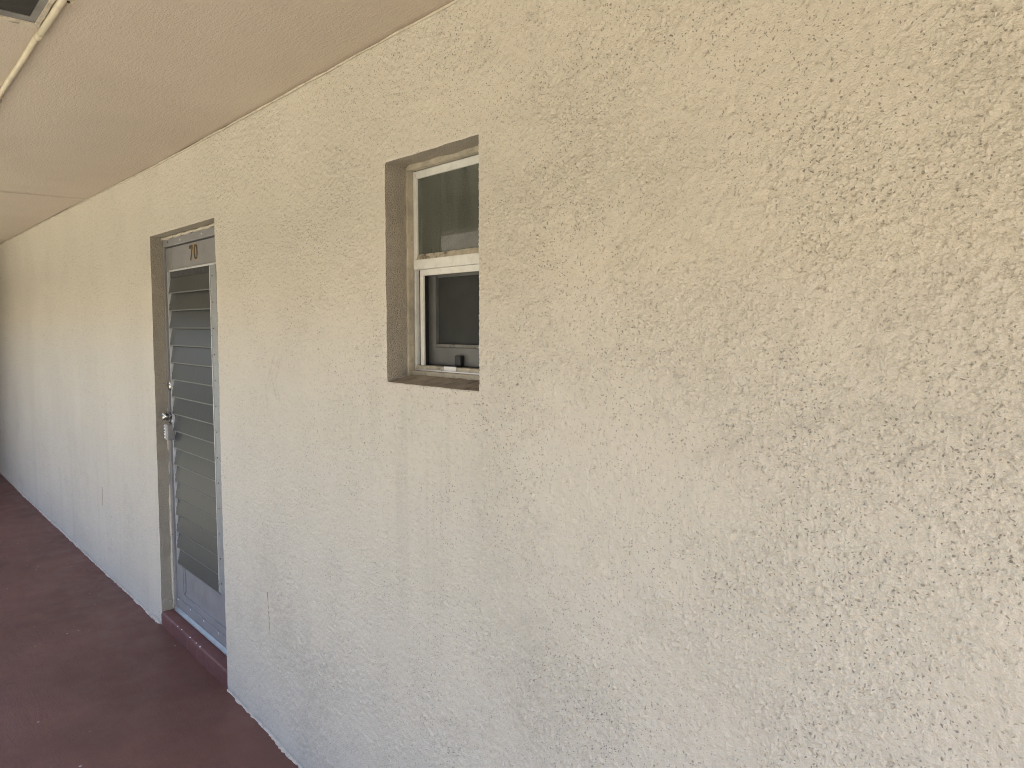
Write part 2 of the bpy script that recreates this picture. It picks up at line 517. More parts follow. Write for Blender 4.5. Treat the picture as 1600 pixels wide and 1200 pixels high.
# ------------------------------------------------------------------ ground, floor, ceiling
bm = bmesh.new()
gs = 900.0
gx = [-gs, -60, X0 - 1, X1 + 1, 60, gs]
gv = {}
gy = [-gs, -80, EDGE - 0.02, 30, gs]
for i, x in enumerate(gx):
    for j, y in enumerate(gy):
        gv[i, j] = bm.verts.new((x, y, -0.14))
for i in range(len(gx) - 1):
    for j in range(len(gy) - 1):
        bm.faces.new((gv[i, j], gv[i + 1, j], gv[i + 1, j + 1], gv[i, j + 1]))
tag(link('ground', finish(bm, 'ground'), 'ground'), kind='structure')

# walkway floor: uneven top sheet with an outer edge turned down
fx = axis((X0, -8, 0.12), (-8, -1.2, 0.03), (-1.2, 5.0, 0.12))
fy = axis((EDGE, -1.0, 0.05), (-1.0, 0.30, 0.025))
GX, GY = np.meshgrid(fx, fy, indexing='ij')
GZ = floor_z(GX) + fbm(GX, GY, 11, ((0.45, 0.0030), (0.12, 0.0009)))
V = np.stack([GX, GY, GZ], -1).reshape(-1, 3)
F = grid_faces(len(fx), len(fy))
edge_ids = np.arange(len(fx)) * len(fy)
low = V[edge_ids].copy(); low[:, 2] = -0.16
n0 = len(V)
V = np.concatenate([V, low])
i = np.arange(len(fx) - 1)
F = np.concatenate([F, np.stack([edge_ids[i], n0 + i, n0 + i + 1, edge_ids[i + 1]], 1)])
tag(np_mesh('walkway_floor', V, F, 'floor'), kind='structure')

# ceiling: two cast panels that meet at a joint left of the door, with the roof slab above
ceiling = box('ceiling', (X0, X1), (EDGE - 0.10, 4.2), (2.56, 2.78), 'ceiling', None, 0.004)
tag(ceiling, kind='structure')
def soffit(xa, xb, dz, step):
    cx = axis((xa, xb, step)); cy = axis((EDGE - 0.09, 0.02, 0.05))
    GX, GY = np.meshgrid(cx, cy, indexing='ij')
    skew = 0.0
    GXs = GX + np.where(np.abs(GX + 5.50) < 0.02, 1, 0) * (0.16 * (GY))
    GZ = ceil_z(GX) + dz + fbm(GX, GY, 31, ((0.7, 0.0025), (0.16, 0.0008)))
    V = np.stack([GXs, GY, GZ], -1).reshape(-1, 3)
    F = grid_faces(len(cx), len(cy), 0, True)
    # rim up to the slab so the joint has a real edge
    nv, nu = len(cy), len(cx)
    ring = np.concatenate([np.arange(nv), (np.arange(1, nu)) * nv + nv - 1, (nu - 1) * nv + np.arange(nv - 2, -1, -1), np.arange(nu - 2, 0, -1) * nv])
    up = V[ring].copy(); up[:, 2] = 2.561
    b = len(V); m = len(ring); k = np.arange(m)
    F = np.concatenate([F, np.stack([ring[k], b + k, b + (k + 1) % m, ring[(k + 1) % m]], 1)])
    return np_mesh('ceiling_panel', np.concatenate([V, up]), F, 'ceiling', ceiling)
soffit(X0, -5.502, 0.0015, 0.1)
soffit(-5.498, X1, 0.0, 0.06)

# beam along the open edge of the roof
box('edge_beam', (X0, X1), (EDGE - 0.099, EDGE + 0.04), (2.300, 2.5595), 'ceiling', ceiling, 0.006)
# long low building across the yard, seen only as a reflection in the glass
M['far_wall'] = plain('olive_brown_render', (0.030, 0.030, 0.022), 0.9, 0, 0.3, 0.4)
M['far_roof'] = plain('brown_shingle', (0.24, 0.20, 0.155), 0.9, 0, 0.35, 0.9)
yard = box('building_across_yard', (-90, 30), (-26, -17.2), (-0.13, 4.7), 'far_wall', None, 0)
tag(yard, kind='structure')
prism_yz('roof', (-90.6, 30.6), [(-16.4, 4.72), (-21.6, 8.2), (-26.8, 4.72), (-26.8, 4.55), (-16.4, 4.55)], 'far_roof', yard)
# unseen outer wall and end wall, added to darken the walkway further left
tag(box('unseen_outer_wall', (X0, -9.4), (EDGE + 0.02, EDGE + 0.20), (-0.05, 2.53), 'ceiling', None, 0.01), kind='structure')
tag(box('unseen_end_wall', (X0 - 0.2, X0 - 0.001), (EDGE + 0.02, 0.3), (-0.05, 2.53), 'ceiling', None, 0.01), kind='structure')

# room behind the wall: floor, ceiling, side and back walls, open towards the wall
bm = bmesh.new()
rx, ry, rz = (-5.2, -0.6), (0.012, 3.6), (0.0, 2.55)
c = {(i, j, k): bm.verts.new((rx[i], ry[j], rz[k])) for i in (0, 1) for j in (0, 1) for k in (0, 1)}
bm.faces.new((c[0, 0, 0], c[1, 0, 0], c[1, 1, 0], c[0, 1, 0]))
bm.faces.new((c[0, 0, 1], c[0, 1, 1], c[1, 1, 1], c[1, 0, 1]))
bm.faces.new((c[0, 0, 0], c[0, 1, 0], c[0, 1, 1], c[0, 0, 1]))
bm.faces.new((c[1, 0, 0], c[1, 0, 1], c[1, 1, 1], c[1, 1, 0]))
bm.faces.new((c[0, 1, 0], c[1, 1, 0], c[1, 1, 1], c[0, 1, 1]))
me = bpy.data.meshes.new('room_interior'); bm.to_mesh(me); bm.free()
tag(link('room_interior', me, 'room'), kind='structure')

# ------------------------------------------------------------------ stucco wall with its two openings
DX0, DX1, DZ0, DZ1 = -4.213, -3.287, -0.06, 2.140
WX0, WX1, WZ0, WZ1 = -1.905, -1.465, 1.500, 2.148
wx = axis((X0, -9, 0.10), (-9, -5, 0.022), (-5, DX0, 0.012), (DX0, DX1, 0.012), (DX1, -2.5, 0.0065), (-2.5, WX0, 0.005), (WX0, WX1, 0.0045), (WX1, 0.25, 0.0026), (0.25, 1.2, 0.006), (1.2, X1, 0.05))
wz = axis((DZ0, 0.30, 0.007), (0.30, 0.80, 0.0045), (0.80, WZ0, 0.0028), (WZ0, DZ1, 0.0028), (DZ1, WZ1, 0.0034), (WZ1, 2.545, 0.004))
nx, nz = len(wx), len(wz)
def seg_d(x, z, a, b):
    ax, az = a; bx, bz = b
    t = np.clip(((x - ax) * (bx - ax) + (z - az) * (bz - az)) / ((bx - ax) ** 2 + (bz - az) ** 2), 0, 1)
    return np.hypot(x - ax - t * (bx - ax), z - az - t * (bz - az)), t
def wall_stain(x, z):
    """scuffs, drips and rubbed-in dirt that sit on the paint"""
    brk = sstep(-0.5, 0.4, fbm(x, z, 301, ((0.02, 0.6), (0.007, 0.5))))
    st = np.zeros(x.shape)
    for a, b, w, k_ in (((-2.705, 1.555), (-2.790, 1.425), 0.004, 0.20), ((-2.665, 1.545), (-2.755, 1.440), 0.0035, 0.17), ((-2.745, 1.500), (-2.690, 1.395), 0.004, 0.20),
                        ((-2.700, 1.480), (-2.660, 1.385), 0.0035, 0.17), ((-2.795, 1.445), (-2.770, 1.360), 0.004, 0.18), ((-2.640, 1.555), (-2.690, 1.470), 0.003, 0.22)):
        d, t = seg_d(x, z, a, b)
        st = np.maximum(st, k_ * sstep(w * 2.2, w * 0.4, d) * (0.35 + 0.65 * brk))
    arc = [(-0.80, 1.415), (-0.722, 1.457), (-0.684, 1.473), (-0.601, 1.504), (-0.546, 1.522), (-0.476, 1.536), (-0.402, 1.538), (-0.34, 1.530), (-0.28, 1.515)]
    for a, b in zip(arc, arc[1:]):
        d, t = seg_d(x, z, a, b)
        st = np.maximum(st, 0.085 * sstep(0.030, 0.0, d) * (0.8 + 0.2 * brk))
    for a, b, w, k_ in (((-0.425, 1.478), (-0.395, 1.488), 0.0025, 0.34), ((-0.445, 1.452), (-0.430, 1.462), 0.003, 0.26), ((-0.86, 1.570), (-0.835, 1.572), 0.003, 0.2)):
        d, t = seg_d(x, z, a, b)
        st = np.maximum(st, k_ * sstep(w * 2, w * 0.4, d))
    # drips under the window and soft dirty clouds low on the wall
    col_n = fbm(x, z * 0.06, 311, ((0.05, 0.6), (0.017, 0.5)))
    und = np.exp(-((x + 1.76) / 0.26) ** 2) * sstep(1.50, 1.46, z) * sstep(0.55, 1.45, z)
    st = np.maximum(st, 0.15 * und * sstep(-0.1, 0.7, col_n))
    cloud = sstep(-0.05, 0.75, fbm(x, z, 321, ((0.40, 0.6), (0.14, 0.35), (0.05, 0.2))))
    st = np.maximum(st, 0.16 * cloud * brk * sstep(1.35, 0.5, z))
    dr = sstep(0.15, 0.8, fbm(x, z * 0.05, 331, ((0.22, 0.6), (0.06, 0.45))))
    st = np.maximum(st, 0.085 * dr * sstep(-3.0, -5.2, x) * sstep(1.9, 0.7, z))
    # grubby line along the floor
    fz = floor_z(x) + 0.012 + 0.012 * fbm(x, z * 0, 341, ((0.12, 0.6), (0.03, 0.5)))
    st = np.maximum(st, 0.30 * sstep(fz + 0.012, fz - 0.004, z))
    return st
def wall_warp(x, z):
    """in-plane and outward wobble of the plaster face"""
    dx = fbm(x, z, 51, ((0.05, 0.0009), (0.018, 0.0005)))
    dz = fbm(x, z, 61, ((0.05, 0.0009), (0.018, 0.0005)))
    rel, g = stucco_relief(x, z)
    # plaster was smoothed by hand near the openings
    ed = np.minimum(np.maximum(np.maximum(DX0 - x, x - DX1), z - DZ1), np.maximum(np.maximum(WX0 - x, x - WX1), np.maximum(WZ0 - z, z - WZ1)))
    ed = np.clip(ed / 0.022, 0, 1)
    rel = rel * (0.35 + 0.65 * ed) * (0.30 + 0.66 * sstep(-4.6, -2.2, x))      # the far end has been skimmed and repainted more often
    dy = fbm(x, z, 71, ((0.9, 0.0030), (0.10, 0.0009))) + rel
    lean = -0.036 * (1 - z / 2.14) * np.exp(-((x - DX0) / 0.25) ** 2)
    return x + dx + lean, np.minimum(dy + 0.0015, 0.009), z + dz, g
GX, GZ = np.meshgrid(wx, wz, indexing='ij')
PX, PY, PZ, PG = wall_warp(GX, GZ)
iD0, iD1, jD1 = [int(np.argmin(abs(a - v))) for a, v in ((wx, DX0), (wx, DX1), (wz, DZ1))]
iW0, iW1, jW0, jW1 = [int(np.argmin(abs(a - v))) for a, v in ((wx, WX0), (wx, WX1), (wz, WZ0), (wz, WZ1))]
for ia, ib, ja, jb in ((iD0, iD1, 0, jD1), (iW0, iW1, jW0, jW1)):
    PY[ia, ja:jb + 1] += 0.003; PY[ib, ja:jb + 1] += 0.003
    PY[ia:ib + 1, jb] += 0.003
    if ja: PY[ia:ib + 1, ja] += 0.003
V = np.stack([PX, PY, PZ], -1).reshape(-1, 3)
F = grid_faces(nx, nz)
fi, fj = np.meshgrid(np.arange(nx - 1), np.arange(nz - 1), indexing='ij')
hole = ((fi >= iD0) & (fi < iD1) & (fj < jD1)) | ((fi >= iW0) & (fi < iW1) & (fj >= jW0) & (fj < jW1))
F = F[~hole.ravel()]
used = np.unique(F)
remap = np.full(len(V), -1); remap[used] = np.arange(len(used))
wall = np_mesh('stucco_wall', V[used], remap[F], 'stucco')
ga = wall.data.attributes.new('grime_shade', 'FLOAT', 'POINT')
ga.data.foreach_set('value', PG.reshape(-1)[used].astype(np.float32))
ga = wall.data.attributes.new('stain', 'FLOAT', 'POINT')
ga.data.foreach_set('value', wall_stain(GX, GZ).reshape(-1)[used].astype(np.float32))
tag(wall, 'long cream stucco wall with pitted rough texture and grey drip stains', 'wall')

def reveal(ids, depth, sgn_axis, seed, sub=0.009, drop=0.0, name='reveal'):
    """strip of plaster running back from an opening edge; ids = wall grid vertices in order"""
    front = V[ids]
    n = max(3, int(depth / sub))
    rows = []
    for k in range(n + 1):
        t = k / n
        P = front.copy()
        P[:, 1] = front[:, 1] * (1 - t) + depth * t
        s = P[:, 2] if sgn_axis == 0 else P[:, 0]
        w = fbm(s, P[:, 1], seed, ((0.06, 0.0022), (0.02, 0.0012), (0.011, 0.0006))) * min(1, 3 * t)
        P[:, 0 if sgn_axis == 0 else 2] += w
        P[:, 2] += drop * t
        rows.append(P)
    Vr = np.stack(rows, 0).reshape(-1, 3)
    return np_mesh(name, Vr, grid_faces(n + 1, len(ids)), 'reveal', wall)
col = lambda i, a, b: i * nz + np.arange(a, b + 1)
row = lambda j, a, b: np.arange(a, b + 1) * nz + j
DD, WD = 0.20, 0.20
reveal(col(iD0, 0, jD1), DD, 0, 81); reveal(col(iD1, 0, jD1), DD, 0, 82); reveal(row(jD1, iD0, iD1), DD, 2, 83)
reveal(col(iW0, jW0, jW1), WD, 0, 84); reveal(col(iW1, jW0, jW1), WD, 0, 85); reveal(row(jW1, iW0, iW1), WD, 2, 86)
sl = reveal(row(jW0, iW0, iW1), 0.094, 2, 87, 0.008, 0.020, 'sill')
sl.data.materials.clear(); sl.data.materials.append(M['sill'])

# bead of filler along the ceiling corner
pts, rad = [], []
xx = -10.5
rng = random.Random(3)
while xx < 0.5:
    pts.append((xx, -0.004, float(ceil_z(xx)) - 0.002 + rng.uniform(-0.0012, 0.0012)))
    rad.append(0.0042 * rng.uniform(0.7, 1.25))
    xx += 0.07
tube('filler_bead', pts, rad, 'caulk', wall, 8)
# chip of bare white plaster at the right end of the view
bm = bmesh.new()
bmesh.ops.create_icosphere(bm, subdivisions=2, radius=1)
for v in bm.verts:
    v.co = Vector((-0.290 + v.co.x * 0.0042 * (1 + 0.3 * math.sin(9 * v.co.z)), -0.002 + v.co.y * 0.0025, 1.7955 + v.co.z * 0.005))
chip = link('plaster_chip', finish(bm, 'plaster_chip', 0, True), 'white_label', wall)
chip['label'] = 'tiny bright white plaster chip'

# wall paint that ran over on to the floor along the foot of the wall
def paint_edge(xa, xb):
    xs_ = np.arange(xa, xb, 0.006)
    w = 0.0020 + 0.0035 * vnoise(xs_ / 0.05, xs_ * 0, 401) + 0.004 * vnoise(xs_ / 0.015, xs_ * 0, 402) + 0.006 * np.clip(vnoise(xs_ / 0.21, xs_ * 0, 403), 0, 1)
    w = np.clip(w, 0.0002, 0.012)
    zf = floor_z(xs_) + fbm(xs_, xs_ * 0, 11, ((0.45, 0.0030), (0.12, 0.0009)))
    rows_ = [np.stack([xs_, 0 * xs_ + 0.006, zf + 0.0065], 1), np.stack([xs_, -0.0020 - 0.15 * w, zf + 0.0030 + 0.2 * w], 1), np.stack([xs_, -0.003 - 0.5 * w, zf + 0.0012], 1), np.stack([xs_, -0.003 - w, zf + 0.0004], 1), np.stack([xs_, -0.0035 - w, zf - 0.003], 1)]
    o = np_mesh('paint_edge', np.stack(rows_, 1).reshape(-1, 3), grid_faces(len(xs_), 5, 0, True), 'paint_foot', wall)
M['paint_foot'] = plain('slopped_wall_paint', (0.52, 0.46, 0.39), 0.6, 0, 0.12, 30, 0.4, 120, (0.24, 0.17, 0.14), 0.75, 24)
paint_edge(-10.5, -4.262); paint_edge(-3.284, -0.5)

# dark rub marks and hairline cracks, thin streaks of grime pressed on the plaster
def crack(name, pts, w, mat='dark_gap'):
    prof = []
    bm = bmesh.new()
    L = []
    for i, (x, z) in enumerate(pts):
        t = i / (len(pts) - 1)
        ww = w * (0.25 + 0.75 * math.sin(math.pi * min(1, max(0, t)))) * rng.uniform(0.6, 1.2)
        L.append([bm.verts.new((x + s * ww, y, z)) for s, y in ((-1, 0.0025), (0, -0.0014), (1, 0.0025))])
    for A, B in zip(L, L[1:]):
        for q in (0, 1):
            bm.faces.new((A[q], A[q + 1], B[q + 1], B[q]))
    return link(name, finish(bm, name), mat, wall)
def vline(x, za, zb, n=26, j=0.0015, drift=0.0):
    return [(x + drift * i / n + rng.uniform(-j, j), za + (zb - za) * i / n) for i in range(n + 1)]
crack('hairline_crack', vline(-2.814, 0.60, 0.530, 14, 0.0012, 0.005), 0.0005, 'sill')
crack('hairline_crack', vline(-2.808, 0.522, 0.425, 18, 0.0012, 0.008), 0.0006, 'sill')
crack('rub_mark', vline(-5.452, 0.60, 0.47, 14, 0.003), 0.006, 'sill')

# ------------------------------------------------------------------ door step
bm = bmesh.new()
sx = np.linspace(-4.254, -3.284, 45)
prof = [(0.004, -0.03), (0.003, 0.03), (0.004, 0.080), (0.006, 0.088), (0.013, 0.093), (0.05, 0.094), (0.12, 0.096), (0.20, 0.096)]
rows = []
for x in sx:
    rw = []
    for q, (y, z) in enumerate(prof):
        jz = rng.uniform(-0.0008, 0.0008) if 1 < q < 6 else 0
        jy = rng.uniform(-0.0008, 0.0008) if q in (1, 2, 3) else 0
        rw.append(bm.verts.new((x, y + jy + 0.001 * math.sin(x * 11), z + jz)))
    rows.append(rw)
for A, B in zip(rows, rows[1:]):
    for q in range(len(prof) - 1):
        bm.faces.new((A[q], B[q], B[q + 1], A[q + 1]))
step = link('door_step', finish(bm, 'door_step', 0, True), 'step')
tag(step, 'maroon painted concrete step with chipped edge under the louvred door', 'step')
for (x, w) in ((-3.80, 0.008), (-3.655, 0.010), (-3.99, 0.005), (-3.93, 0.004), (-3.71, 0.004)):
    bm = bmesh.new()
    bmesh.ops.create_icosphere(bm, subdivisions=1, radius=1)
    for v in bm.verts:
        v.co = Vector((x + v.co.x * w * rng.uniform(.7, 1.2), 0.009 + v.co.y * 0.005, 0.0895 + v.co.z * 0.0035 * rng.uniform(.6, 1.2)))
    link('paint_chip', finish(bm, 'paint_chip', 0, True), 'white_label', step)

# ------------------------------------------------------------------ louvred door
door = empty('louvered_door', (-3.76, 0.10, 0.096))
tag(door, 'grey metal door with jalousie glass slats and number 70', 'door')
FY = 0.080                                         # face of the fixed frame
fl = box('frame_side', (-4.262, -4.212), (FY, 0.16), (0.097, 2.122), 'leaf', door, 0.002)
box('frame_side', (-3.300, -3.262), (FY, 0.16), (0.097, 2.122), 'leaf', door, 0.002)
box('frame_head', (-4.2115, -3.3005), (FY - 0.004, 0.16), (2.0865, 2.124), 'leaf', door, 0.002)
tube('caulk_bead', [(-4.240 + 0.002 * math.sin(i * 2.1), FY - 0.002, 0.10 + i * 0.0505) for i in range(41)], [0.0075 * rng.uniform(0.7, 1.3) for _ in range(41)], 'caulk', door, 8)
tube('caulk_bead', [(-4.24 + i * 0.04, FY - 0.004, 2.131 + 0.002 * math.sin(i * 1.7)) for i in range(24)], [0.0075 * rng.uniform(0.85, 1.15) for _ in range(24)], 'caulk', door, 8)
LY = 0.090                                         # face of the door leaf
# leaf: stiles and rails as real pieces round the louvre opening and a sunk lower panel
leaf_top, leaf_bot = 2.0815, 0.118
lv0, lv1, lz0, lz1 = -4.112, -3.420, 0.395, 1.950
pl = box('stile', (-4.209, lv0), (LY, LY + 0.04), (leaf_bot, leaf_top), 'leaf', door)
box('stile', (lv1, -3.303), (LY, LY + 0.04), (leaf_bot, leaf_top), 'leaf', door)
box('top_rail', (lv0 + 0.0003, lv1 - 0.0003), (LY + 0.0005, LY + 0.0405), (lz1 + 0.012, leaf_top), 'leaf', door)
box('bottom_rail', (lv0 + 0.0003, lv1 - 0.0003), (LY + 0.0005, LY + 0.0405), (leaf_bot, 0.205), 'leaf', door)
box('sunk_panel', (lv0 + 0.0003, lv1 - 0.0003), (LY + 0.010, LY + 0.03), (0.2052, 0.46), 'leaf', door, 0)
plate_xz('panel_bead', [(lv0 + 0.0005, 0.21), (lv0 + 0.022, 0.235), (lv0 + 0.022, 0.46), (lv0 + 0.0005, 0.46)], (LY + 0.0045, LY + 0.0098), 'leaf', door)
# backing behind the slats
box('backing', (lv0 - 0.02, lv1 + 0.02), (LY + 0.0412, LY + 0.046), (0.15, 2.03), 'dark_gap', door, 0)
# louvre surround
box('louver_head', (-4.118, -3.418), (0.074, LY - 0.0005), (1.953, 1.962), 'alu_bright', door, 0.0012)
box('louver_gap', (-4.108, -3.424), (0.078, LY + 0.02), (1.922, 1.9525), 'black', door, 0)
# left channel: thin outstanding lip that wavers a little
lip = []
bm = bmesh.new()
rows = []
nseg = 60
for i in range(nseg + 1):
    z = 0.41 + (1.951 - 0.41) * i / nseg
    dx = 0.0018 * math.sin(z * 34) + 0.0012 * math.sin(z * 67.3 + 1)
    rows.append([bm.verts.new((-4.1185 + dx, y, z)) if s == 0 else bm.verts.new((-4.1145 + dx, y, z)) for s, y in ((0, LY + 0.001), (0, 0.066), (1, 0.066), (1, LY + 0.001))])
for A, B in zip(rows, rows[1:]):
    for q in range(4):
        bm.faces.new((A[q], A[(q + 1) % 4], B[(q + 1) % 4], B[q]))
bm.faces.new(rows[0]); bm.faces.new(rows[-1][::-1])
link('louver_channel', finish(bm, 'louver_channel'), 'alu_bright', door)
rch = box('louver_channel', (-3.4885, -3.420), (0.064, LY - 0.0005), (0.395, 1.9505), 'alu', door, 0.0015)
box('channel_lip', (-3.4930, -3.489), (0.060, LY), (0.40, 1.9495), 'alu_bright', rch, 0.001)
# slats
NS = 17
pitch = (1.938 - 0.395) / NS
smesh = None
S_T = 0.006
for i in range(NS):
    zt = 1.943 - i * pitch
    zb = zt - pitch - 0.008
    if smesh is None:
        H = pitch + 0.008
        prof = [(0.0, 0.0), (-0.019, -H), (-0.019 + S_T, -H - 0.0006), (S_T, 0.0)]
        bm = bmesh.new()
        a = [bm.verts.new((-0.3125, p[0], p[1])) for p in prof]
        b = [bm.verts.new((0.3125, p[0], p[1])) for p in prof]
        bm.faces.new(a); bm.faces.new(b[::-1])
        for q in range(4):
            bm.faces.new((a[q], b[q], b[(q + 1) % 4], a[(q + 1) % 4]))
        smesh = finish(bm, 'slat', 0.0008)
        smesh.materials.append(M['slat'])
        bm = bmesh.new()
        bmesh.ops.create_cube(bm, size=1)
        for v in bm.verts:
            v.co = Vector((v.co.x * 0.006, v.co.y * 0.014 + 0.002, v.co.z * 0.030))
        cmesh = finish(bm, 'clip', 0.001); cmesh.materials.append(M['black'])
        bm = bmesh.new()
        bmesh.ops.create_cube(bm, size=1)
        for v in bm.verts:
            v.co = Vector((v.co.x * 0.621, v.co.y * 0.0062, v.co.z * 0.0050))
        emesh = finish(bm, 'polished_edge', 0.0006); emesh.materials.append(M['slat_edge'])
    o = bpy.data.objects.new('slat', smesh); COL.objects.link(o)
    o.parent = door
    o.matrix_parent_inverse = world_of(door).inverted()
    o.location = (-3.803 + rng.uniform(-.0006, .0006), 0.086 + rng.uniform(-.0008, .0008), zt)
    o.rotation_euler = (R(rng.uniform(-0.5, 0.5)), 0, 0)
    for nm, msh, lc in (('clip', cmesh, (-0.3120, -0.010, -H + 0.016)), ('polished_edge', emesh, (0, -0.0165, -H - 0.0030))):
        q = bpy.data.objects.new(nm, msh); COL.objects.link(q)
        q.parent = o; q.location = lc
# screws in the channel and frame
def screw(x, z, y, parent, r=0.0042, mat='screw'):
    return lathe_y('screw', (x, z), [(r, y + 0.001), (r * 0.95, y - 0.0008), (r * 0.6, y - 0.0022), (0, y - 0.0026)], mat, parent, 10)
for i in range(13):
    screw(-3.466, 1.90 - i * 0.121, 0.064, rch)
for z in (1.975, 1.62, 0.52, 0.27):
    screw(-4.228, z, FY, door, 0.004)
screw(-4.190, 1.300, LY, door, 0.0045)
for x, z, m in ((-4.12, 2.108, 'black'), (-3.93, 2.106, 'alu_bright'), (-3.62, 2.108, 'alu_bright')):
    screw(x, z, FY - 0.004, door, 0.006, m)
# kick rail with screws, bottom sweep
kick = box('kick_plate', (-4.205, -3.306), (LY - 0.004, LY - 0.0005), (0.119, 0.172), 'leaf', door, 0.001)
for x in (-4.19, -3.99, -3.79, -3.59, -3.42):
    screw(x, 0.160, LY - 0.004, kick, 0.0055, 'alu_bright')
prism_yz('door_sweep', (-4.215, -3.302), [(LY - 0.006, 0.1185), (LY - 0.017, 0.1050), (LY - 0.019, 0.0985), (LY + 0.02, 0.0985), (LY + 0.02, 0.1175)], 'alu', door, 0.0008)
# number 70
def scaled(pts, k):
    cx = sum(p[0] for p in pts) / len(pts); cz = sum(p[1] for p in pts) / len(pts)
    return [(cx + (x - cx) * k[0], cz + (z - cz) * k[1]) for x, z in pts]
def off(pts, d):
    n = len(pts); out = []
    for i in range(n):
        p0, p1, p2 = Vector(pts[i - 1]), Vector(pts[i]), Vector(pts[(i + 1) % n])
        e1 = (p1 - p0).normalized(); e2 = (p2 - p1).normalized()
        nrm = Vector((e1.y, -e1.x)) + Vector((e2.y, -e2.x))
        if nrm.length < 1e-6: nrm = Vector((e1.y, -e1.x))
        nrm.normalize()
        out.append(tuple(p1 + nrm * d))
    return out
NY = LY + 0.0005 - 0.0005
num = empty('house_number', (-3.80, NY, 2.02)); num.parent = door; num.matrix_parent_inverse = world_of(door).inverted()
num['label'] = 'brown number 70 with gold edge'
nx0 = -3.838
seven = [(nx0, 2.052), (nx0, 2.069), (nx0 + 0.050, 2.069), (nx0 + 0.050, 2.054), (nx0 + 0.026, 1.995), (nx0 + 0.012, 1.995), (nx0 + 0.037, 2.052)][::-1]
d7 = plate_xz('digit', seven, (NY - 0.0022, NY - 0.0012), 'digit', num)
plate_xz('digit_edge', off(seven, 0.0035), (NY - 0.0010, NY + 0.0004), 'digit_gold', d7)
ell = lambda cx, cz, a, b, n=36: [(cx + a * math.copysign(abs(math.cos(t)) ** 0.85, math.cos(t)), cz + b * math.copysign(abs(math.sin(t)) ** 0.9, math.sin(t))) for t in [2 * math.pi * i / n for i in range(n)]]
zc = (nx0 + 0.092, 2.0325)
d0 = plate_xz('digit', ell(*zc, 0.0265, 0.0375), (NY - 0.0022, NY - 0.0012), 'digit', num, ell(*zc, 0.0125, 0.0255))
plate_xz('digit_edge', ell(*zc, 0.0300, 0.0410), (NY - 0.0010, NY + 0.0004), 'digit_gold', d0, ell(*zc, 0.0095, 0.0225))
# deadbolt and knob
db = lathe_y('deadbolt', (-4.150, 1.353), [(0.031, LY), (0.031, LY - 0.006), (0.027, LY - 0.020), (0.024, LY - 0.026), (0.0, LY - 0.026)], 'steel', door)
box('keyway', (-4.151, -4.149), (LY - 0.0268, LY - 0.0255), (1.346, 1.360), 'black', db, 0)
kn = lathe_y('knob', (-4.142, 1.190), [(0.029, LY), (0.029, LY - 0.010), (0.016, LY - 0.014), (0.0145, LY - 0.026), (0.020, LY - 0.030), (0.0235, LY - 0.040), (0.0235, LY - 0.057), (0.0205, LY - 0.063), (0.012, LY - 0.0665), (0.0, LY - 0.067)], 'steel', door)
lathe_y('collar', (-4.142, 1.190), [(0.0301, LY - 0.001), (0.0303, LY - 0.0105), (0.0195, LY - 0.0145), (0.0175, LY - 0.0255)], 'black', kn)
lathe_y('keyway', (-4.142, 1.190), [(0.007, LY - 0.0672), (0.0, LY - 0.0680)], 'black', kn, 12)

# ------------------------------------------------------------------ key lockbox hanging from the knob
lk = empty('key_lockbox', (-4.178, LY - 0.022, 1.06))
tag(lk, 'small grey key lockbox with white dial strip hanging below the door knob', 'lockbox')
body = box('body', (-4.205, -4.150), (LY - 0.052, LY - 0.012), (1.062, 1.148), 'box', lk, 0.005)
dial = box('dial_strip', (-4.200, -4.176), (LY - 0.0545, LY - 0.0515), (1.072, 1.140), 'white_label', body, 0.001)
for i, z in enumerate((1.130, 1.114, 1.099, 1.083)):
    x0 = -4.1955
    plate_xz('dial_mark', [(x0, z - 0.0035), (x0 + 0.015, z + 0.0005 - 0.004 * (i % 2)), (x0 + 0.015, z + 0.005), (x0, z + 0.002)], (LY - 0.0556, LY - 0.0546), 'black', dial)
tube('shackle', [(-4.178 + 0.0215 * math.cos(t), LY - 0.022, 1.188 + 0.0215 * math.sin(t)) for t in [math.pi * i / 12 for i in range(13)]] , 0.0030, 'steel', lk, 8)
for sx_ in (-1, 1):
    tube('shackle_leg', [(-4.178 + sx_ * 0.0215, LY - 0.022, 1.188), (-4.178 + sx_ * 0.0212, LY - 0.024, 1.165), (-4.178 + sx_ * 0.0205, LY - 0.026, 1.146)], 0.0030, 'steel', lk, 8)

# the whole door sits a little nearer the face of the wall
for o_ in (door, lk):
    o_.location.y -= 0.011
lk.location.x += 0.036

# ------------------------------------------------------------------ window
win = empty('sash_window', (-1.685, 0.12, 1.52))
tag(win, 'small white framed two-pane sash window set deep in the stucco wall', 'window')
Y = 0.100
xr = -1.462
# outer frame
plate_xz('frame_side', [(-1.912, 1.8585), (-1.8825, 1.8585), (-1.8825, 2.1112), (-1.8985, 2.1338), (-1.912, 2.1338)], (Y, Y + 0.06), 'white_frame', win)
box('frame_side', (-1.490, -1.458), (Y, Y + 0.06), (1.525, 2.134), 'white_frame', win, 0.0015)
plate_xz('frame_head', [(-1.8812, 2.112), (-1.4905, 2.112), (-1.4905, 2.134), (-1.8968, 2.134)], (Y + 0.0005, Y + 0.06), 'white_frame', win)
box('mitre_gap', (-1.900, -1.8815), (Y + 0.003, Y + 0.05), (2.1115, 2.1335), 'dark_gap', win, 0)
box('frame_side', (-1.912, -1.8950), (Y + 0.002, Y + 0.06), (1.525, 1.858), 'white_frame', win, 0.001)
box('side_track', (-1.8948, -1.8747), (Y + 0.016, Y + 0.06), (1.535, 1.838), 'dark_gap', win, 0)
